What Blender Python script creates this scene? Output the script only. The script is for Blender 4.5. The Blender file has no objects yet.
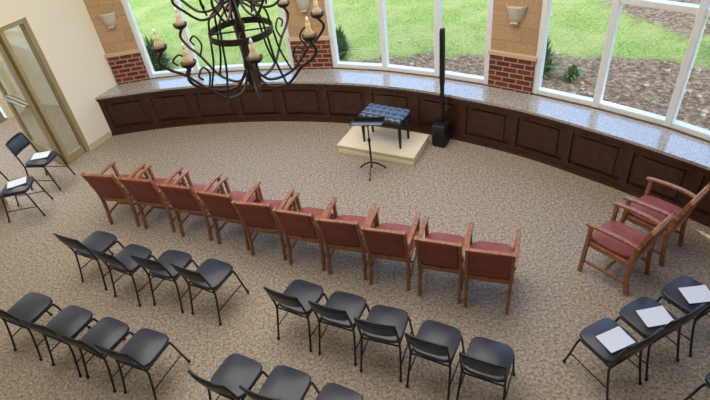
import bpy, bmesh, math, random
from mathutils import Vector, Matrix
random.seed(7)
scene=bpy.context.scene
col=scene.collection
try:
    scene.view_settings.view_transform='Standard'
    scene.view_settings.look='None'
except Exception: pass

# ------------------------------------------------------------------ materials
def srgb(r,g,b):
    f=lambda c:((c/255)/12.92 if c/255<=0.04045 else (((c/255)+0.055)/1.055)**2.4)
    return (f(r),f(g),f(b),1)
def newmat(name,base=(.5,.5,.5,1),rough=.5,metal=0,spec=.5,**kw):
    m=bpy.data.materials.new(name); m.use_nodes=True
    p=m.node_tree.nodes['Principled BSDF']
    p.inputs['Base Color'].default_value=base
    p.inputs['Roughness'].default_value=rough
    p.inputs['Metallic'].default_value=metal
    p.inputs['Specular IOR Level'].default_value=spec
    for k,v in kw.items(): p.inputs[k].default_value=v
    return m
def nd(m,t,**kw):
    n=m.node_tree.nodes.new(t)
    for k,v in kw.items(): setattr(n,k,v)
    return n
def lk(m,a,b): m.node_tree.links.new(a,b)
def ramp(m,fac,stops):
    r=nd(m,'ShaderNodeValToRGB'); e=r.color_ramp.elements
    while len(e)<len(stops): e.new(.5)
    for i,(p,c) in enumerate(stops): e[i].position=p; e[i].color=c
    lk(m,fac,r.inputs['Fac']); return r
def P(m): return m.node_tree.nodes['Principled BSDF']
def coord(m,kind='Object',scale=None):
    tc=nd(m,'ShaderNodeTexCoord'); o=tc.outputs[kind]
    if scale:
        mp=nd(m,'ShaderNodeMapping'); mp.inputs['Scale'].default_value=scale
        lk(m,o,mp.inputs['Vector']); o=mp.outputs['Vector']
    return o
def noise(m,vec,scale,detail=3,rough=.6):
    n=nd(m,'ShaderNodeTexNoise'); n.inputs['Scale'].default_value=scale
    n.inputs['Detail'].default_value=detail; n.inputs['Roughness'].default_value=rough
    lk(m,vec,n.inputs['Vector']); return n.outputs['Fac']
def bump(m,h,strength=.3,dist=.01):
    b=nd(m,'ShaderNodeBump'); b.inputs['Strength'].default_value=strength; b.inputs['Distance'].default_value=dist
    lk(m,h,b.inputs['Height']); lk(m,b.outputs['Normal'],P(m).inputs['Normal'])

def mat_carpet():
    m=newmat('carpet',rough=.55,spec=.6)
    v=coord(m)
    n=noise(m,v,36,3,.7)
    r=ramp(m,n,[(.35,srgb(106,93,79)),(.45,srgb(146,131,114)),(.54,srgb(168,153,135)),(.67,srgb(196,182,163))])
    lk(m,r.outputs['Color'],P(m).inputs['Base Color'])
    bump(m,n,.3,.005); return m
def mat_wood(name,dark,light,rough=.35,scale=(3,3,14)):
    m=newmat(name,rough=rough)
    n=noise(m,coord(m,'Object',scale),6,4,.6)
    r=ramp(m,n,[(.3,dark),(.7,light)]); lk(m,r.outputs['Color'],P(m).inputs['Base Color']); return m
def mat_granite():
    m=newmat('granite',rough=.1,spec=1.0,IOR=1.85)
    v=coord(m); n=noise(m,v,60,4,.7)
    r=ramp(m,n,[(.36,srgb(104,97,90)),(.47,srgb(162,155,144)),(.56,srgb(186,180,171)),(.68,srgb(214,210,203))])
    lk(m,r.outputs['Color'],P(m).inputs['Base Color']); return m
def mat_brick(name,c1,c2,mortar,bw,bh,ms=.008):
    m=newmat(name,rough=.85,spec=.2)
    v=coord(m,'UV'); b=nd(m,'ShaderNodeTexBrick'); lk(m,v,b.inputs['Vector'])
    b.inputs['Color1'].default_value=c1; b.inputs['Color2'].default_value=c2; b.inputs['Mortar'].default_value=mortar
    b.inputs['Scale'].default_value=1; b.inputs['Mortar Size'].default_value=ms
    b.inputs['Brick Width'].default_value=bw; b.inputs['Row Height'].default_value=bh
    n=noise(m,v,30,3); r=ramp(m,n,[(.3,(.8,.8,.8,1)),(.7,(1.1,1.1,1.1,1))])
    mx=nd(m,'ShaderNodeMixRGB',blend_type='MULTIPLY'); mx.inputs['Fac'].default_value=1
    lk(m,b.outputs['Color'],mx.inputs['Color1']); lk(m,r.outputs['Color'],mx.inputs['Color2'])
    lk(m,mx.outputs['Color'],P(m).inputs['Base Color'])
    return m
def mat_glass(name,tint=(1,1,1,1),refl=.06):
    m=bpy.data.materials.new(name); m.use_nodes=True; nt=m.node_tree
    nt.nodes.remove(nt.nodes['Principled BSDF']); out=nt.nodes['Material Output']
    t=nd(m,'ShaderNodeBsdfTransparent'); t.inputs['Color'].default_value=tint
    g=nd(m,'ShaderNodeBsdfGlossy'); g.inputs['Roughness'].default_value=.02
    x=nd(m,'ShaderNodeMixShader'); x.inputs['Fac'].default_value=refl
    lk(m,t.outputs[0],x.inputs[1]); lk(m,g.outputs[0],x.inputs[2]); lk(m,x.outputs[0],out.inputs['Surface'])
    return m
def mat_lawn():
    m=newmat('lawn_ground',rough=.95,spec=.05)
    g=nd(m,'ShaderNodeNewGeometry'); pos=g.outputs['Position']
    sep=nd(m,'ShaderNodeSeparateXYZ'); lk(m,pos,sep.inputs[0])
    sub=nd(m,'ShaderNodeVectorMath',operation='DISTANCE'); sub.inputs[1].default_value=(-2.7,-1,-.06); lk(m,pos,sub.inputs[0])
    n1=noise(m,pos,1.3,4)
    a=nd(m,'ShaderNodeMath',operation='MULTIPLY_ADD'); a.inputs[1].default_value=-.2; lk(m,sep.outputs['X'],a.inputs[0]); lk(m,sub.outputs['Value'],a.inputs[2])
    b=nd(m,'ShaderNodeMath',operation='MULTIPLY_ADD'); b.inputs[1].default_value=1.1; lk(m,n1,b.inputs[0]); lk(m,a.outputs[0],b.inputs[2])
    c=nd(m,'ShaderNodeMath',operation='MULTIPLY_ADD'); c.inputs[1].default_value=4; c.inputs[2].default_value=-11.75*4; lk(m,b.outputs[0],c.inputs[0]); c.use_clamp=True
    gn=noise(m,pos,16,7,.95); gn2=noise(m,pos,.8,5,.7)
    gr=ramp(m,gn,[(.38,srgb(70,96,40)),(.5,srgb(130,156,74)),(.62,srgb(192,204,130))])
    dr=ramp(m,gn2,[(.44,(0,0,0,1)),(.62,(.6,.6,.6,1))])
    dry=nd(m,'ShaderNodeMixRGB'); dry.inputs['Color2'].default_value=srgb(182,180,120)
    lk(m,dr.outputs['Color'],dry.inputs['Fac']); lk(m,gr.outputs['Color'],dry.inputs['Color1'])
    mn=noise(m,pos,12,6,.9)
    mu=ramp(m,mn,[(.36,srgb(62,48,38)),(.5,srgb(126,104,84)),(.64,srgb(200,180,154))])
    d2=nd(m,'ShaderNodeVectorMath',operation='DISTANCE'); d2.inputs[1].default_value=(9.0,10.6,-.06); lk(m,pos,d2.inputs[0])
    e=nd(m,'ShaderNodeMath',operation='MULTIPLY_ADD'); e.inputs[1].default_value=2.2; lk(m,n1,e.inputs[0]); lk(m,d2.outputs['Value'],e.inputs[2])
    f=nd(m,'ShaderNodeMath',operation='MULTIPLY_ADD'); f.inputs[1].default_value=2; f.inputs[2].default_value=-3.6*2; f.use_clamp=True; lk(m,e.outputs[0],f.inputs[0])
    mm=nd(m,'ShaderNodeMath',operation='MULTIPLY'); lk(m,c.outputs[0],mm.inputs[0]); lk(m,f.outputs[0],mm.inputs[1])
    mx=nd(m,'ShaderNodeMixRGB'); lk(m,mm.outputs[0],mx.inputs['Fac']); lk(m,mu.outputs['Color'],mx.inputs['Color1']); lk(m,dry.outputs['Color'],mx.inputs['Color2'])
    lk(m,mx.outputs['Color'],P(m).inputs['Base Color'])
    bump(m,gn,1,.05)
    return m

M={}
M['carpet']=mat_carpet()
M['mahog']=mat_wood('mahogany',srgb(50,24,20),srgb(78,42,34),.3,(2,2,2))
M['granite']=mat_granite()
M['brick']=mat_brick('red_brick',srgb(134,64,46),srgb(102,48,38),srgb(170,152,134),.2,.075,.009)
M['block']=mat_brick('buff_block',srgb(200,166,128),srgb(188,154,118),srgb(174,144,112),.4,.2,.006)
M['cream']=newmat('cream_paint',srgb(238,230,210),.7,spec=.2)
M['white']=newmat('white_frame',srgb(236,238,240),.4)
M['stone']=newmat('cast_stone',srgb(206,186,154),.8)
M['glass']=mat_glass('window_glass',(.96,.98,.98,1),.04)
M['dglass']=mat_glass('door_glass',(.86,.9,.89,1),.12)
M['gold']=newmat('champagne_aluminium',srgb(176,158,118),.35,.3)
M['cherry']=mat_wood('cherry_wood',srgb(118,68,46),srgb(172,118,82),.35,(4,4,4))
M['burg']=newmat('burgundy_vinyl',srgb(122,58,50),.5)
n=noise(M['burg'],coord(M['burg']),5,3); r=ramp(M['burg'],n,[(.3,srgb(124,55,46)),(.7,srgb(152,74,62))]); lk(M['burg'],r.outputs['Color'],P(M['burg']).inputs['Base Color'])
M['blackv']=newmat('black_vinyl',srgb(36,43,60),.38,spec=.65)
n=noise(M['blackv'],coord(M['blackv']),120,2); bump(M['blackv'],n,.25,.003)
M['blackm']=newmat('black_metal',srgb(20,20,22),.35)
M['blackp']=newmat('black_plastic',srgb(16,17,19),.5)
M['tuft']=newmat('black_leather_sky_sheen',srgb(36,48,68),.2,spec=.9)  # black leather; blue sheen of the sky is put into its colour
M['riser']=mat_wood('maple_riser',srgb(230,214,184),srgb(242,229,203),.5,(2,8,2))
M['riserside']=newmat('riser_side',srgb(240,226,196),.6)
M['bronze']=newmat('dark_bronze',srgb(58,52,48),.45,.5)
M['candle']=newmat('candle_sleeve',srgb(212,190,154),.5)
M['bulb']=newmat('bulb_glass',srgb(240,236,224),.15)
M['sconce']=newmat('sconce_plaster',srgb(206,198,182),.5)
M['paper']=newmat('paper',srgb(222,230,246),.6)
M['lawn']=mat_lawn()
M['leaf']=newmat('leaf_green',srgb(52,84,34),.6)
M['leaf2']=newmat('leaf_light',srgb(96,128,62),.6)
M['rock']=newmat('rock',srgb(150,136,120),.9)
M['conc']=newmat('concrete',srgb(178,174,166),.9)
M['bark']=newmat('bark',srgb(92,74,58),.9)
M['ceil']=newmat('ceiling_paint',srgb(236,230,218),.8)
M['silver']=newmat('brushed_steel',srgb(190,190,188),.3,.9)

# ------------------------------------------------------------------ mesh builder
class B:
    def __init__(s): s.bm=bmesh.new(); s.uv=s.bm.loops.layers.uv.new('UVMap'); s.mats=[]
    def mi(s,m):
        if m not in s.mats: s.mats.append(m)
        return s.mats.index(m)
    def geo(s,verts,faces,mat,smooth=False,uvs=None):
        vs=[s.bm.verts.new(v) for v in verts]; i=s.mi(mat)
        for k,f in enumerate(faces):
            try: fc=s.bm.faces.new([vs[a] for a in f])
            except ValueError: continue
            fc.material_index=i; fc.smooth=smooth
            if uvs:
                for l,u in zip(fc.loops,uvs[k]): l[s.uv].uv=u
    def merge(s,t,M4,mat,smooth):
        t.verts.ensure_lookup_table()
        for i,v in enumerate(t.verts): v.index=i
        s.geo([M4@v.co for v in t.verts],[[v.index for v in f.verts] for f in t.faces],mat,smooth); t.free()
    def box(s,c,size,mat,rot=(0,0,0),bev=0,seg=2,M4=None,smooth=False,crown=0,taper=None):
        t=bmesh.new(); bmesh.ops.create_cube(t,size=1)
        for v in t.verts: v.co=Vector((v.co.x*size[0],v.co.y*size[1],v.co.z*size[2]))
        if crown: 
            bmesh.ops.subdivide_edges(t,edges=t.edges[:],cuts=5,use_grid_fill=True)
        if bev and not crown: bmesh.ops.bevel(t,geom=t.edges[:],offset=bev,segments=seg,profile=.5,affect='EDGES')
        if crown:
            for v in t.verts:
                x,y,z=v.co.x/size[0]*2,v.co.y/size[1]*2,v.co.z/size[2]*2
                r=max(abs(x),abs(y)); l=(abs(x)**5+abs(y)**5)**(1/5) or 1
                k=r/l if l>0 else 1
                x*=k;y*=k
                e=1-max(0,r-.75)/.25*.35*(1 if abs(z)>.9 else 0)
                x*= (1-.06*abs(z)**3); y*=(1-.06*abs(z)**3)
                zz=z*size[2]/2*(1 if z<0 else e)
                if z>0: zz+=crown*(1-x*x)*(1-y*y)*z
                v.co=Vector((x*size[0]/2,y*size[1]/2,zz))
            smooth=True
        R=Matrix.Translation(c)@Matrix.Rotation(rot[2],4,'Z')@Matrix.Rotation(rot[1],4,'Y')@Matrix.Rotation(rot[0],4,'X')
        if M4: R=M4@R
        s.merge(t,R,mat,smooth)
    def sweep(s,pts,prof,mat,up=Vector((0,0,1)),smooth=False,closed=False,scales=None):
        pts=[Vector(p) for p in pts]; n=len(pts); k=len(prof); vs=[]
        for i,p in enumerate(pts):
            if closed: tg=(pts[(i+1)%n]-pts[i-1])
            else: tg=(pts[min(i+1,n-1)]-pts[max(i-1,0)])
            tg.normalize()
            a=tg.cross(up)
            if a.length<1e-3: a=tg.cross(Vector((0,1,0)))
            a.normalize(); b=a.cross(tg)
            if i>0 and not closed and a.dot(pa)<0: a=-a;b=-b
            pa=a; sc=scales[i] if scales else 1
            for (x,y) in prof: vs.append(p+a*x*sc+b*y*sc)
        fs=[]
        for i in range(n if closed else n-1):
            j=(i+1)%n
            for q in range(k): fs.append((i*k+q,i*k+(q+1)%k,j*k+(q+1)%k,j*k+q))
        if not closed: fs.append(tuple(range(k))[::-1]); fs.append(tuple((n-1)*k+q for q in range(k)))
        s.geo(vs,fs,mat,smooth)
    def tube(s,pts,r,mat,sides=8,up=Vector((0,0,1)),closed=False,scales=None):
        s.sweep(pts,[(r*math.cos(2*math.pi*q/sides),r*math.sin(2*math.pi*q/sides)) for q in range(sides)],mat,up,True,closed,scales)
    def bar(s,pts,w,h,mat,up=Vector((0,0,1)),scales=None):
        c=min(w,h)*.18; w/=2;h/=2
        s.sweep(pts,[(-w+c,-h),(w-c,-h),(w,-h+c),(w,h-c),(w-c,h),(-w+c,h),(-w,h-c),(-w,-h+c)],mat,up,False,False,scales)
    def lathe(s,prof,c,mat,seg=16,M4=None,smooth=True):
        vs=[];fs=[];k=len(prof)
        for i in range(seg):
            a=2*math.pi*i/seg
            for r,z in prof:
                v=Vector((c[0]+r*math.cos(a),c[1]+r*math.sin(a),c[2]+z)); vs.append(M4@v if M4 else v)
        for i in range(seg):
            j=(i+1)%seg
            for q in range(k-1): fs.append((i*k+q,j*k+q,j*k+q+1,i*k+q+1))
        s.geo(vs,fs,mat,smooth)
    def prism(s,poly,z0,z1,mat,top=None):
        n=len(poly); vs=[(x,y,z0) for x,y in poly]+[(x,y,z1) for x,y in poly]; fs=[];uv=[]
        for i in range(n):
            j=(i+1)%n; L=math.dist(poly[i],poly[j])
            fs.append((i,j,n+j,n+i)); uv.append([(0,z0),(L,z0),(L,z1),(0,z1)])
        s.geo(vs,fs,mat,False,uv)
        s.geo([(x,y,z1) for x,y in poly],[tuple(range(n))],top or mat,False,[list(poly)])
        s.geo([(x,y,z0) for x,y in poly],[tuple(range(n))[::-1]],mat,False,[list(poly)[::-1]])
    def ribbon(s,A,Bp,z0,z1,mat):
        n=len(A); vs=[]
        for a,b in zip(A,Bp): vs+=[(a[0],a[1],z0),(b[0],b[1],z0),(b[0],b[1],z1),(a[0],a[1],z1)]
        fs=[]
        for i in range(n-1):
            for q in range(4): fs.append((i*4+q,i*4+(q+1)%4,(i+1)*4+(q+1)%4,(i+1)*4+q))
        fs+=[(3,2,1,0),tuple((n-1)*4+q for q in range(4))]
        s.geo(vs,fs,mat)
    def mesh(s,name,scale=None):
        bmesh.ops.remove_doubles(s.bm,verts=s.bm.verts,dist=1e-5)
        bmesh.ops.recalc_face_normals(s.bm,faces=s.bm.faces)
        if scale:
            for v in s.bm.verts: v.co=Vector((v.co.x*scale[0],v.co.y*scale[1],v.co.z*scale[2]))
        me=bpy.data.meshes.new(name); s.bm.to_mesh(me); s.bm.free()
        for m in s.mats: me.materials.append(M[m])
        return me
    def obj(s,name,loc=(0,0,0),rz=0):
        return place(name,s.mesh(name),loc,rz)
def place(name,me,loc=(0,0,0),rz=0):
    o=bpy.data.objects.new(name,me); o.location=loc; o.rotation_euler=(0,0,rz); col.objects.link(o); return o
def cr(pts,n=8,closed=False):
    pts=[Vector(p) for p in pts]; out=[]; N=len(pts)
    for i in range(N if closed else N-1):
        g=(lambda k:pts[k%N]) if closed else (lambda k:pts[max(0,min(N-1,k))])
        p0,p1,p2,p3=g(i-1),g(i),g(i+1),g(i+2)
        for j in range(n):
            t=j/n
            out.append(.5*((2*p1)+(p2-p0)*t+(2*p0-5*p1+4*p2-p3)*t*t+(3*p1-p0-3*p2+p3)*t**3))
    if not closed: out.append(pts[-1])
    return out
def resample(pts,n):
    pts=[Vector(p) for p in pts]; L=[0]
    for a,b in zip(pts,pts[1:]): L.append(L[-1]+(b-a).length)
    out=[];k=0
    for i in range(n):
        d=L[-1]*i/(n-1)
        while k<len(L)-2 and L[k+1]<d: k+=1
        t=(d-L[k])/(L[k+1]-L[k]); out.append(pts[k].lerp(pts[k+1],min(t,1)))
    return out
def offs(path,o):
    out=[];n=len(path)
    for i in range(n):
        t=(Vector(path[min(i+1,n-1)])-Vector(path[max(i-1,0)])).normalized()
        out.append((path[i][0]+t.y*o,path[i][1]-t.x*o))
    return out

# ------------------------------------------------------------------ room shell
CEIL=4.95
lw=Vector((-.4907,-.8713)); ln=Vector((.8713,-.4907)); K0=Vector((-3.73,8.45))
def LW(t,o=0):
    p=K0+lw*t+ln*o; return (p.x,p.y)
bays=[[(-3.20,8.50),(-2.38,8.46),(-1.52,8.33),(-.70,8.14)],
      [(-.08,7.98),(.72,7.62),(1.45,7.17),(2.10,6.70)],
      [(2.58,6.30),(3.19,5.72),(3.76,5.08),(4.22,4.40)]]
bay4=[(4.50,3.86),(4.78,3.10),(4.98,2.30)]
Wl=[(-3.73,8.45)]+bays[0]+bays[1]+bays[2]+bay4
Wout=offs(Wl,-.32)
outline=[tuple(p) for p in Wout]+[(5.25,1.5),(5.25,-3),(-13.15,-3),(-5.99,9.73)]
b=B(); b.prism(outline,-.05,0,'carpet'); b.obj('floor')
b=B(); b.prism(outline,CEIL,CEIL+.15,'ceil'); b.obj('ceiling')
b=B()
def pier(p,q,inn=.0):
    p=Vector(p);q=Vector(q);t=(q-p).normalized();nn=Vector((t.y,-t.x))
    def quad(i,o,e=0): return [tuple(p-t*e+nn*i),tuple(q+t*e+nn*i),tuple(q+t*e-nn*o),tuple(p-t*e-nn*o)]
    b.prism(quad(.03,.30),.0,1.22,'brick')
    b.prism(quad(.045,.31,.015),1.20,1.25,'stone')
    b.prism(quad(.0,.28),1.25,CEIL,'block')
    b.prism(quad(.02,.29,.01),2.15,2.22,'stone')
pier((-3.73,8.45),bays[0][0]); pier(bays[0][-1],bays[1][0]); pier(bays[1][-1],bays[2][0]); pier(bays[2][-1],bay4[0])
for by in bays+[bay4]:
    b.ribbon(offs(by,-.02),offs(by,-.25),0,.70,'block')
    b.ribbon(offs(by,0),offs(by,-.28),3.2,CEIL,'block')
b.obj('wall_north')
def window(name,by):
    b=B(); A=offs(by,-.06)
    for i,p in enumerate(A):
        w=.08
        t=(Vector(A[min(i+1,len(A)-1)])-Vector(A[max(i-1,0)])).normalized(); sh=.0
        if i==0: sh=w/2
        if i==len(A)-1: sh=-w/2
        c=Vector(p)+t*sh
        b.box((c.x,c.y,1.96),(w,.12,2.48),'white',(0,0,math.atan2(t.y,t.x)),.006,1)
    for p,q in zip(A,A[1:]):
        p=Vector(p);q=Vector(q);c=(p+q)/2;L=(q-p).length;an=math.atan2((q-p).y,(q-p).x)
        for z,h in ((.755,.07),(2.07,.07),(3.165,.07)): b.box((c.x,c.y,z),(L,.1,h),'white',(0,0,an),.005,1)
        b.box((c.x,c.y,1.96),(L-.04,.012,2.44),'glass',(0,0,an))
    return b.obj(name)
for i,by in enumerate(bays+[bay4]): window('window_%d'%(i+1),by)

T0,T1,DH=.98,3.55,2.17
b=B()
def lseg(t0,t1,z0,z1,mat='cream'): b.prism([LW(t0,0),LW(t0,-.16),LW(t1,-.16),LW(t1,0)],z0,z1,mat)
lseg(-.28,T0,0,CEIL); lseg(T0,T1,DH+.03,CEIL); lseg(T1,13.2,0,CEIL)
b.obj('wall_west')
b=B(); b.prism([LW(.53,.0),LW(.53,.015),LW(T0-.02,.015),LW(T0-.02,0)],0,.1,'stone'); b.obj('baseboard_west')
b=B(); b.prism([(-13.15,-3.15),(5.4,-3.15),(5.4,-3),(-13.15,-3)],0,CEIL,'cream'); b.obj('wall_south')
b=B(); b.prism([(5.25,-3),(5.4,-3),(5.4,2.3),(4.98,2.3),(4.98,1.9),(5.25,1.9)],0,CEIL,'cream'); b.obj('wall_east')
b=B(); B0=Vector((-5.99,9.73))
def FW(t,o): p=B0+lw*t+ln*o; return (p.x,p.y)
for t0,t1,z0,z1 in ((0,.6,0,CEIL),(.6,3.2,2.3,CEIL),(3.2,14.6,0,CEIL)):
    b.prism([FW(t0,0),FW(t0,-.15),FW(t1,-.15),FW(t1,0)],z0,z1,'cream')
p=Vector(LW(-.28,-.16)); b.prism([tuple(p),tuple(p+Vector((.07,.13))),tuple(B0+Vector((.07,.13))),tuple(B0)],0,CEIL,'cream')
b.obj('wall_lobby')
def leafpanel(b,p0,d,w,h,z0=.02,glass='dglass',mid=True):
    d=Vector(d).normalized(); an=math.atan2(d.y,d.x); p0=Vector(p0)
    def bx(u,z,sx,sz,mat,th=.045,off=0):
        c=p0+d*u+Vector((d.y,-d.x))*off; b.box((c.x,c.y,z),(sx,th,sz),mat,(0,0,an),.004,1)
    bx(.05,z0+h/2,.10,h,'gold'); bx(w-.05,z0+h/2,.10,h,'gold')
    bx(w/2,z0+.1,w-.2,.2,'gold'); bx(w/2,z0+h-.05,w-.2,.1,'gold')
    bx(w/2,z0+h/2+.05,w-.18,h-.2,glass,.01)
    if mid:
        bx(w/2,z0+1.0,w-.2,.05,'gold'); 
        bx(w/2,z0+1.0,w-.24,.035,'silver',.03,.06); bx(w/2,z0+1.0,w-.24,.035,'silver',.03,-.06)
        bx(.16,z0+1.0,.03,.04,'silver',.1); bx(w-.16,z0+1.0,.03,.04,'silver',.1)
b=B()
an=math.atan2(lw.y,lw.x)
def fb(t,z,st,sz,o=-.08,th=.12): p=LW(t,o); b.box((p[0],p[1],z),(st,th,sz),'gold',(0,0,an),.004,1)
fb(T0+.03,DH/2,.06,DH); fb(T0+.40,DH/2,.06,DH); fb(T1-.035,DH/2,.07,DH); fb((T0+T1)/2,DH,T1-T0,.07)
fb(T0+.22,.06,.3,.12,th=.06); 
p=LW(T0+.22,-.08); b.box((p[0],p[1],1.13),(.30,.01,2.0),'dglass',(0,0,an))
b.obj('door_frame_trim_1')
b=B(); leafpanel(b,LW(T0+.46,-.10),(-.76,.65),.95,2.08); b.obj('door_1')
b=B(); leafpanel(b,LW(T1-.09,-.08),-lw,.98,2.08); b.obj('door_2')
b=B()
leafpanel(b,FW(.65,-.07),lw,.82,2.25); leafpanel(b,FW(1.5,-.07),lw,.82,2.25); leafpanel(b,FW(2.35,-.07),lw,.82,2.25)
b.obj('door_3')
b=B(); b.prism([FW(-.6,-.2),FW(-.6,-7),FW(6,-7),FW(6,-.2)],-.058,-.02,'conc'); b.obj('entrance_walkway')

# ------------------------------------------------------------------ counter
Fp=[(-3.98,8.0),(-3.1,8.03),(-2.25,7.97),(-1.43,7.83),(-.62,7.62),(.15,7.34),(.86,6.98),(1.39,6.64),(2.30,5.92),(3.01,5.17),(3.40,4.70),(3.80,4.16),(4.15,3.6),(4.42,2.9),(4.6,2.32)]
Fr=[(v.x,v.y) for v in resample([Vector((p.x,p.y,0)) for p in cr([(x,y,0) for x,y in Fp],6)],121)]
Wb=[(v.x,v.y) for v in resample([Vector((x,y,0)) for x,y in offs(Wl,0.035)],121)]
b=B()
b.ribbon(Fr,Wb,.685,.72,'granite')
Fi=offs(Fr,-.05)
b.ribbon(Fi,offs(Fr,-.09),.0,.685,'mahog')
b.ribbon(offs(Fr,-.02),Fi,0,.11,'mahog'); b.ribbon(offs(Fr,-.02),Fi,.60,.685,'mahog')
b.ribbon(offs(Fr,-.005),Fi,.65,.685,'mahog'); b.ribbon(offs(Fr,-.005),Fi,0,.05,'mahog')
per=8
for k in range(0,120,per):
    b.ribbon(offs(Fr,-.02)[k:k+2],Fi[k:k+2],.11,.60,'mahog')
    lo,hi=k+2,min(k+per,120)
    b.ribbon(offs(Fr,-.03)[lo:hi],Fi[lo:hi],.17,.54,'mahog')
    b.ribbon(offs(Fr,-.010)[k+1:hi+1],offs(Fr,-.03)[k+1:hi+1],.585,.605,'mahog'); b.ribbon(offs(Fr,-.010)[k+1:hi+1],offs(Fr,-.03)[k+1:hi+1],.105,.125,'mahog')
b.obj('window_counter')

# ------------------------------------------------------------------ sconces
def sconce_mesh():
    b=B(); seg=14; prof=[(.05,-.13),(.085,-.11),(.115,-.04),(.14,.05),(.155,.10),(.16,.12),(.145,.12),(.12,.03),(.02,-.05)]
    vs=[];fs=[];k=len(prof)
    for i in range(seg+1):
        a=math.pi+math.pi*i/seg
        for r,z in prof: vs.append((r*math.cos(a),r*.75*math.sin(a),z))
    for i in range(seg):
        for q in range(k-1): fs.append((i*k+q,(i+1)*k+q,(i+1)*k+q+1,i*k+q+1))
    b.geo(vs,fs,'sconce',True)
    b.box((0,-.006,0),(.22,.012,.2),'sconce',bev=.004,seg=1)
    b.box((0,-.05,-.13),(.11,.08,.02),'sconce',bev=.004,seg=1)
    b.lathe([(0,.0),(.02,.01),(.028,.04),(.02,.07),(0,.085)],(0,-.06,-.02),'bulb',10)
    return b.mesh('wall_sconce',(.85,.85,.85))
sm=sconce_mesh()
for i,(p,q) in enumerate((((-3.73,8.45),bays[0][0]),(bays[0][-1],bays[1][0]),(bays[1][-1],bays[2][0]))):
    p=Vector(p);q=Vector(q);t=(q-p).normalized();c=(p+q)/2+Vector((t.y,-t.x))*.002
    place('wall_sconce',sm,(c.x,c.y,1.78),math.atan2(t.y,t.x))

# ------------------------------------------------------------------ chairs
def armchair_mesh():
    b=B()
    for s in (-1,1):
        b.bar(cr([(s*.205,-.27,0),(s*.205,-.235,.22),(s*.205,-.225,.44),(s*.205,-.27,.68),(s*.205,-.325,.865)],4),.034,.046,'cherry',up=Vector((0,1,0)))
        b.bar(cr([(s*.225,.225,0),(s*.225,.215,.3),(s*.228,.205,.625)],3),.036,.042,'cherry',up=Vector((0,1,0)))
        b.bar(cr([(s*.215,-.275,.635),(s*.230,-.12,.655),(s*.233,.08,.652),(s*.230,.225,.638),(s*.226,.25,.625)],4),.045,.03,'cherry',scales=None)
        b.box((s*.218,-.005,.40),(.026,.43,.06),'cherry',bev=.004,seg=1)
        b.box((s*.216,-.01,.15),(.022,.44,.03),'cherry',bev=.004,seg=1)
    b.box((0,.215,.40),(.42,.026,.06),'cherry',bev=.004,seg=1)
    b.box((0,-.225,.40),(.39,.026,.06),'cherry',bev=.004,seg=1)
    b.box((0,-.01,.155),(.42,.022,.028),'cherry',bev=.004,seg=1)
    b.box((0,.005,.44),(.425,.45,.075),'burg',crown=.02)
    R=Matrix.Translation((0,-.272,.655))@Matrix.Rotation(math.radians(14),4,'X')
    b.box((0,0,.0),(.375,.05,.38),'burg',bev=.016,seg=3,M4=R,smooth=True)
    b.box((0,-.002,.195),(.40,.036,.024),'cherry',bev=.005,seg=1,M4=R)
    b.box((0,0,-.2),(.385,.03,.03),'cherry',bev=.005,seg=1,M4=R)
    return b.mesh('wooden_armchair')
am=armchair_mesh()
def yaw(f): return math.atan2(f[1],f[0])-math.pi/2
fa=Vector((.442,.897)).normalized()
backs=[(-3.08,5.42),(-2.57,5.22),(-2.05,4.97),(-1.56,4.72),(-1.11,4.45),(-.66,4.21),(-.21,3.98),(.23,3.75),(.71,3.50),(1.14,3.28)]
for i,bk in enumerate(backs):
    f=Matrix.Rotation(math.radians([4,2,0,-3,2,-2,1,0,-2,0][i]+5),2)@fa
    c=Vector(bk)+f*.325
    place('wooden_armchair',am,(c.x,c.y,0),yaw(f))
place('wooden_armchair',am,(2.57,3.63,0),yaw((-.56,.83)))
place('wooden_armchair',am,(3.10,3.95,0),yaw((-.58,.82)))

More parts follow.
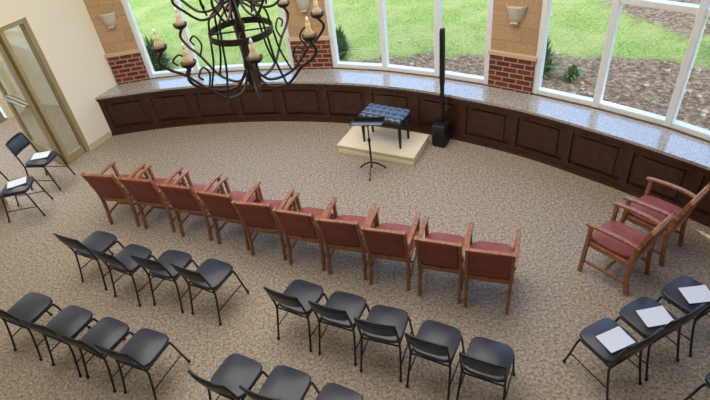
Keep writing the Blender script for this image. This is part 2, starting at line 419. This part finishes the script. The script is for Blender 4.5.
def stack_mesh():
    b=B()
    for s in (-1,1):
        b.tube(cr([(s*.205,-.275,0),(s*.195,-.20,.30),(s*.19,-.185,.43),(s*.19,-.215,.58),(s*.185,-.275,.79)],4),.0115,'blackm',8,Vector((0,1,0)))
        b.tube(cr([(s*.21,.245,0),(s*.198,.20,.22),(s*.19,.165,.39),(s*.185,.12,.415),(s*.185,-.19,.415)],4),.0115,'blackm',8,Vector((1,0,0)))
        b.lathe([(0,0),(.016,0),(.015,.025),(0,.025)],(s*.205,-.275,0),'blackp',8)
        b.lathe([(0,0),(.016,0),(.015,.025),(0,.025)],(s*.21,.245,0),'blackp',8)
        b.tube([(s*.2,-.235,.17),(s*.2,.21,.17)],.007,'blackm',6)
    b.tube([(-.19,.13,.41),(.19,.13,.41)],.009,'blackm',6); b.tube([(-.19,-.185,.41),(.19,-.185,.41)],.009,'blackm',6)
    b.tube(cr([(-.185,-.275,.79),(-.15,-.295,.81),(0,-.305,.815),(.15,-.295,.81),(.185,-.275,.79)],4),.011,'blackm',8)
    b.box((0,.01,.445),(.40,.40,.055),'blackv',crown=.022)
    nx,nz=10,6; 
    vs=[];fs=[]
    for layer in (0,1):
        for j in range(nz+1):
            for i in range(nx+1):
                x=-1+2*i/nx; z=j/nz
                l=(abs(x)**6+abs(2*z-1)**6)**(1/6) or 1; r=max(abs(x),abs(2*z-1)); k=r/l if l else 1
                X=x*k*.195; Zc=.60+.105+(2*z-1)*k*.105
                edge=1-max(abs(x),abs(2*z-1))**4
                yc=-.215-(Zc-.58)*.29-.03*(1-x*x)
                vs.append((X,yc+(1 if layer else -1)*(.006+.017*edge),Zc))
    n=(nx+1)*(nz+1)
    for j in range(nz):
        for i in range(nx):
            a=j*(nx+1)+i; fs.append((a,a+1,a+nx+2,a+nx+1)); fs.append((n+a,n+a+nx+1,n+a+nx+2,n+a+1))
    for i in range(nx): fs.append((i,n+i,n+i+1,i+1)); a=nz*(nx+1)+i; fs.append((a,a+1,n+a+1,n+a))
    for j in range(nz): a=j*(nx+1); fs.append((a,a+nx+1,n+a+nx+1,n+a)); a+=nx; fs.append((a,n+a,n+a+nx+1,a+nx+1))
    b.geo(vs,fs,'blackv',True)
    return b.mesh('padded_stacking_chair',(.92,.92,.97))
st=stack_mesh()
def jit(f,d): return Matrix.Rotation(math.radians(d),2)@Vector(f)
fl=(.455,.89)
L=[(-3.01,4.62),(-2.53,4.30),(-2.05,4.12),(-1.58,3.89),
   (-3.42,3.73),(-2.92,3.47),(-2.50,3.25),(-2.08,3.05),
   (-1.19,2.63),(-.77,2.45),(-.36,2.22),
   (-.64,3.42),(-.24,3.20),(.13,2.97),(.54,2.72),(.92,2.48)]
for i,p in enumerate(L):
    f=jit(fl,random.uniform(-5,5)); place('padded_stacking_chair',st,(p[0],p[1],0),yaw(f))
fr=(-.36,.93)
R_=[(1.94,2.51),(2.36,2.68),(2.82,2.85)]
def paper(p,rz,z=.484):
    b=B(); n=5; vs=[];fs=[]
    for j in range(n):
        for i in range(n):
            u=i/(n-1)-.5; v=j/(n-1)-.5; vs.append((u*.18,v*.24,.003*(u*u+v*v)*4))
    for j in range(n-1):
        for i in range(n-1): a=j*n+i; fs.append((a,a+1,a+n+1,a+n))
    b.geo(vs,fs,'paper'); return b.obj('paper_sheet',(p[0],p[1],z),rz)
for p in R_:
    f=jit(fr,random.uniform(-4,4)); place('padded_stacking_chair',st,(p[0],p[1],0),yaw(f)); paper((p[0]+.02,p[1]-.03),yaw(f)+1.3+random.uniform(-.2,.2))
place('padded_stacking_chair',st,(2.68,1.98,0),yaw(fr))
for p,f in (((-4.50,6.76),(.93,-.2)),((-4.56,6.09),(.98,.1))):
    place('padded_stacking_chair',st,(p[0],p[1],0),yaw(f)); paper((p[0]+.02,p[1]),yaw(f)+.3)

# ------------------------------------------------------------------ riser, bench, stand, speaker
RH=.14; ra=math.radians(-30.3)
b=B(); b.box((0,0,RH/2-.01),(1.18,.62,RH-.02),'riserside',bev=.004,seg=1); b.box((0,0,RH-.012),(1.21,.65,.024),'riser',bev=.006,seg=2)
b.box((0,-.312,.03),(1.19,.008,.05),'riserside')
b.obj('stage_riser',(.52,6.54,0),ra)
def bench():
    b=B(); top=.48; w,d=.66,.36; 
    b.box((0,0,top-.11),(w-.03,d-.03,.06),'blackp',bev=.006,seg=1)
    nx,ny=48,26; vs=[];fs=[]
    for j in range(ny+1):
        for i in range(nx+1):
            x=i/nx;y=j/ny; ex=min(x,1-x)*w; ey=min(y,1-y)*d; e=min(1,min(ex,ey)/.035)
            tf=abs(math.sin(x*math.pi*6))*abs(math.sin(y*math.pi*3))
            z=top-.035+.02*math.sqrt(max(0,e*(2-e)))+.02*(tf**.5)*e
            vs.append(((x-.5)*w,(y-.5)*d,z))
    for j in range(ny):
        for i in range(nx): a=j*(nx+1)+i; fs.append((a,a+1,a+nx+2,a+nx+1))
    b.geo(vs,fs,'tuft',True)
    b.box((0,0,top-.058),(w,d,.05),'tuft',bev=.012,seg=3)
    for i in range(1,6):
        for j in range(1,3): b.lathe([(0,.006),(.007,.004),(.009,0)],((i/6-.5)*w,(j/3-.5)*d,top-.018),'tuft',8)
    for sx in (-1,1):
        for sy in (-1,1):
            b.bar([(sx*.29,sy*.14,top-.09),(sx*.29,sy*.14,.2),(sx*.29,sy*.14,0)],.045,.045,'blackp',up=Vector((0,1,0)),scales=[1,.85,.6])
        b.lathe([(0,-.012),(.026,-.012),(.026,.012),(0,.012)],(0,0,0),'blackp',12,M4=Matrix.Translation((sx*.335,0,top-.11))@Matrix.Rotation(math.pi/2,4,'Y'))
    return b.obj('tufted_piano_bench',(.57,6.52,RH+.001),math.radians(-33))
bench()
def stand():
    b=B()
    for k in range(3):
        a=2*math.pi*k/3+.5
        b.bar([(.0,0,.17),(.11*math.cos(a),.11*math.sin(a),.10),(.20*math.cos(a),.20*math.sin(a),.014)],.012,.022,'blackm')
        b.lathe([(0,0),(.014,0),(.014,.018),(0,.018)],(.20*math.cos(a),.20*math.sin(a),0),'blackp',8)
    b.tube([(0,0,.08),(0,0,.55)],.014,'blackm',10); b.tube([(0,0,.5),(0,0,.77)],.009,'blackm',8)
    b.lathe([(0,0),(.02,0),(.022,.03),(.016,.05),(0,.05)],(0,0,.50),'blackp',10)
    R=Matrix.Translation((0,0,.78))@Matrix.Rotation(math.radians(-19),4,'X')
    b.box((0,0,.0),(.42,.30,.008),'blackm',bev=.003,seg=1,M4=R)
    b.box((0,.15,.028),(.42,.006,.055),'blackm',bev=.002,seg=1,M4=R)
    b.box((0,0,-.02),(.06,.1,.03),'blackp',bev=.004,seg=1,M4=R)
    for s in (-1,1): b.box((s*.209,0,.008),(.004,.30,.02),'blackm',M4=R)
    return b.obj('music_stand',(.29,5.96,0),math.radians(-14))
stand()
def speaker():
    b=B()
    b.box((0,0,.18),(.20,.24,.34),'blackp',bev=.02,seg=3)
    b.box((0,-.122,.18),(.16,.006,.28),'blackm',bev=.002,seg=1)
    for sx in (-1,1):
        for sy in (-1,1): b.lathe([(0,0),(.02,0),(.016,.02),(0,.02)],(sx*.07,sy*.09,0),'blackp',8)
    b.box((0,.03,.64),(.05,.06,.60),'blackp',bev=.012,seg=2)
    b.box((0,.03,1.32),(.062,.07,.78),'blackp',bev=.014,seg=2)
    b.box((0,-.007,1.32),(.05,.006,.72),'blackm',bev=.002,seg=1)
    for k in range(9): b.lathe([(.02,0),(.018,.004),(0,.001)],(0,0,0),'blackm',10,M4=Matrix.Translation((0,-.011,1.02+k*.075))@Matrix.Rotation(math.pi/2,4,'X'))
    return b.obj('column_loudspeaker',(1.37,6.46,0),math.radians(-35))
speaker()

# ------------------------------------------------------------------ chandelier
def chandelier():
    b=B(); C=Vector((0,0,0))
    def cup(x,y,z,s=1):
        b.lathe([(0,-.03*s),(.02*s,-.02*s),(.05*s,.0),(.06*s,.025*s),(.055*s,.027*s),(.02*s,.008*s)],(x,y,z),'bronze',12)
        b.lathe([(0,0),(.034*s,.004),(.038*s,.035*s),(.022*s,.06*s),(.018*s,.07*s),(.017*s,.11*s),(0,.11*s)],(x,y,z+.005),'candle',10)
        b.lathe([(.009,0),(.013,.015),(.010,.035),(0,.052)],(x,y,z+.11*s),'bulb',8)
    def pol(a,r,z): return (r*math.cos(a),r*math.sin(a),z)
    n=8
    for k in range(n):
        a=2*math.pi*k/n+.25
        b.tube(cr([pol(a,.03,-.30),pol(a,.14,-.43),pol(a,.34,-.40),pol(a,.50,-.24),pol(a,.60,-.17),pol(a,.66,-.09),pol(a,.62,-.02)],6),.0115,'bronze',6)
        b.tube(cr([pol(a,.50,-.24),pol(a,.45,-.14),pol(a,.50,-.07),pol(a,.56,-.11),pol(a,.53,-.15)],5),.008,'bronze',6)
        b.tube(cr([pol(a,.34,-.40),pol(a,.27,-.2),pol(a,.24,.0),pol(a,.20,.16),pol(a,.02,.26)],6),.009,'bronze',6)
        cup(*pol(a,.62,.0))
    for k in range(8):
        a=2*math.pi*k/8+.64
        b.tube(cr([pol(a,.03,.40),pol(a,.12,.22),pol(a,.28,.18),pol(a,.40,.28),pol(a,.46,.36),pol(a,.42,.43)],6),.010,'bronze',6)
        b.tube(cr([pol(a,.24,.20),pol(a,.26,.34),pol(a,.18,.55),pol(a,.10,.60),pol(a,.03,.56)],6),.008,'bronze',6)
        cup(*pol(a,.42,.45),.9)
    ring=[pol(2*math.pi*i/40,.245,.01) for i in range(40)]
    b.sweep(ring,[(-.006,-.024),(.006,-.024),(.006,.024),(-.006,.024)],'bronze',closed=True)
    for k in range(4):
        a=2*math.pi*k/4; b.tube([pol(a,.0,.01),pol(a,.245,.01)],.007,'bronze',6)
    b.lathe([(0,-.52),(.012,-.51),(.02,-.48),(.01,-.455),(.035,-.43),(.05,-.38),(.03,-.33),(.045,-.28),(.035,-.2),(.016,-.15),(.018,-.02),(.04,.04),(.02,.1),(.018,.18),(.045,.22),(.02,.28),(.03,.4),(.014,.5),(.014,.8),(.05,.9),(.06,.95),(.02,1.0),(0,1.0)],C,'bronze',14)
    z=1.0; k=0; top=CEIL-2.82-.03
    while z<top:
        pts=[]
        for i in range(10):
            a=2*math.pi*i/10; x=.018*math.cos(a); zz=z+.028+.03*math.sin(a)
            pts.append((x,0,zz) if k%2 else (0,x,zz))
        b.tube(pts,.004,'bronze',5,up=Vector((.3,.9,.1)),closed=True); z+=.045;k+=1
    b.lathe([(0,0),(.07,0),(.075,-.015),(.03,-.04),(0,-.045)],(0,0,CEIL-2.82),'bronze',16)
    return b.obj('chandelier',(-.71,4.05,2.82))
chandelier()

# ------------------------------------------------------------------ exterior
b=B(); b.geo([(-60,-40,-.06),(60,-40,-.06),(60,80,-.06),(-60,80,-.06)],[(0,1,2,3)],'lawn'); b.obj('lawn')
def shrub(p,r,h,n,m1='leaf',m2='leaf2'):
    b=B()
    for i in range(n):
        a=random.uniform(0,2*math.pi); el=random.uniform(.15,1); L=h*random.uniform(.7,1.1); w=.012+.01*random.random()
        dx,dy=math.cos(a)*r*(1-el*.8),math.sin(a)*r*(1-el*.8); px,py=-math.sin(a)*w,math.cos(a)*w
        bx,by=dx*.15,dy*.15
        pts=[(bx,by,0),(bx+dx*.5,by+dy*.5,L*el*.7+.05),(dx*1.1,dy*1.1,L*(el*.9)+.03)]
        b.geo([(pts[0][0]-px,pts[0][1]-py,0),(pts[0][0]+px,pts[0][1]+py,0),(pts[1][0]+px*1.2,pts[1][1]+py*1.2,pts[1][2]),(pts[1][0]-px*1.2,pts[1][1]-py*1.2,pts[1][2]),pts[2]],[(0,1,2,3),(3,2,4)],m1 if random.random()<.6 else m2)
    b.obj('garden_shrub',(p[0],p[1],-.06))
shrub((-3.75,10.7),.5,.85,320); shrub((.10,10.2),.35,.75,240); shrub((3.5,8.3),.42,.8,280); shrub((3.95,8.0),.22,.3,120); shrub((6.2,6.2),.3,.4,140); shrub((-5.0,11.4),.4,.6,200)
b=B()
for i in range(200):
    a=random.uniform(-.1,1.05); rr=random.uniform(10.2,12.4); s=random.uniform(.02,.06)
    x=-2.7+rr*math.sin(a+.15); y=-1+rr*math.cos(a+.15)
    t=bmesh.new(); bmesh.ops.create_icosphere(t,subdivisions=1,radius=s)
    for v in t.verts: v.co*=random.uniform(.7,1.2); v.co.z*=.6
    b.merge(t,Matrix.Translation((x,y,-.05)),'rock',False)
b.obj('garden_rocks')
# young trees further out on the lawn; their crowns shade parts of it
def tree(p,h,r):
    b=B(); b.tube(cr([(0,0,0),(.05,.03,h*.3),(-.03,.05,h*.6),(0,0,h*.95)],4),.11,'bark',8,up=Vector((0,1,0)))
    for k in range(9):
        a=k*2.4; z=h*(.4+.055*k); e=(math.cos(a)*r*.75,math.sin(a)*r*.75,z+h*.16)
        b.tube(cr([(0,0,z),(e[0]*.5,e[1]*.5,z+h*.06),e],3),.035,'bark',5)
    for i in range(2600):
        u=random.uniform(-1,1); a=random.uniform(0,2*math.pi); q=random.random()**.4
        s=math.sqrt(1-u*u); c=Vector((r*q*s*math.cos(a),r*q*s*math.sin(a),h*.72+h*.3*q*u))
        if (math.sin(c.x*3.1+1)+math.sin(c.y*3.7)+math.sin(c.z*4.3))<-.2: continue
        d=Vector((random.uniform(-1,1),random.uniform(-1,1),random.uniform(-.6,.6))).normalized()*random.uniform(.09,.15); e=d.cross(Vector((random.random(),random.random(),1))).normalized()*.06
        b.geo([c-d,c+e,c+d,c-e],[(0,1,2,3)],'leaf' if random.random()<.5 else 'leaf2')
    b.obj('lawn_tree',(p[0],p[1],-.06))
tree((9.6,6.2),4.6,1.9); tree((-1.6,18.8),4.5,1.8); tree((4.2,17.5),4.5,1.8)

# ------------------------------------------------------------------ lights
w=bpy.data.worlds.new('World'); scene.world=w; w.use_nodes=True; nt=w.node_tree
bg=nt.nodes['Background']; sky=nt.nodes.new('ShaderNodeTexSky'); sky.sky_type='NISHITA'; sky.sun_disc=False; sky.sun_elevation=math.radians(55)
sky.sun_rotation=math.radians(200)
nt.links.new(sky.outputs[0],bg.inputs['Color']); bg.inputs['Strength'].default_value=.85
def sun(d,e):
    l=bpy.data.lights.new('sun','SUN'); l.energy=e; l.angle=.01; l.color=(1,.93,.82)
    o=bpy.data.objects.new('sun',l); o.rotation_euler=Vector(d).to_track_quat('-Z','Y').to_euler(); o.location=(0,-5,20); col.objects.link(o)
sun((-.45,.42,-1),4.0)
def area(name,loc,sx,sy,e,c,d=(0,0,-1)):
    l=bpy.data.lights.new(name,'AREA'); l.shape='RECTANGLE'; l.size=sx; l.size_y=sy; l.energy=e; l.color=c
    o=bpy.data.objects.new(name,l); o.location=loc; o.rotation_euler=Vector(d).to_track_quat('-Z','Y').to_euler(); col.objects.link(o)
area('fill_light',(-.8,4.6,CEIL-.03),6,4.2,285,(1,.96,.90))  # added fill that brightens the room; no fixture is modelled here
area('fill_light.001',(-5.9,8.0,CEIL-.1),1.5,1.5,110,(1,.97,.94))  # second added fill, brightens the lobby behind the doorway

# ------------------------------------------------------------------ camera
cd=bpy.data.cameras.new('camera'); cam=bpy.data.objects.new('camera',cd); col.objects.link(cam)
cd.sensor_width=36; cd.lens=520/710*36; cd.clip_start=.05; cd.clip_end=300
Rr=Vector((.99181,-.07865,-.10065)); Uu=Vector((.12773,.61069,.7815)); Ff=Vector((0,.78796,-.61573))
m=Matrix(((Rr.x,Uu.x,-Ff.x,0),(Rr.y,Uu.y,-Ff.y,0),(Rr.z,Uu.z,-Ff.z,4.2),(0,0,0,1)))
cam.matrix_world=m
scene.camera=cam
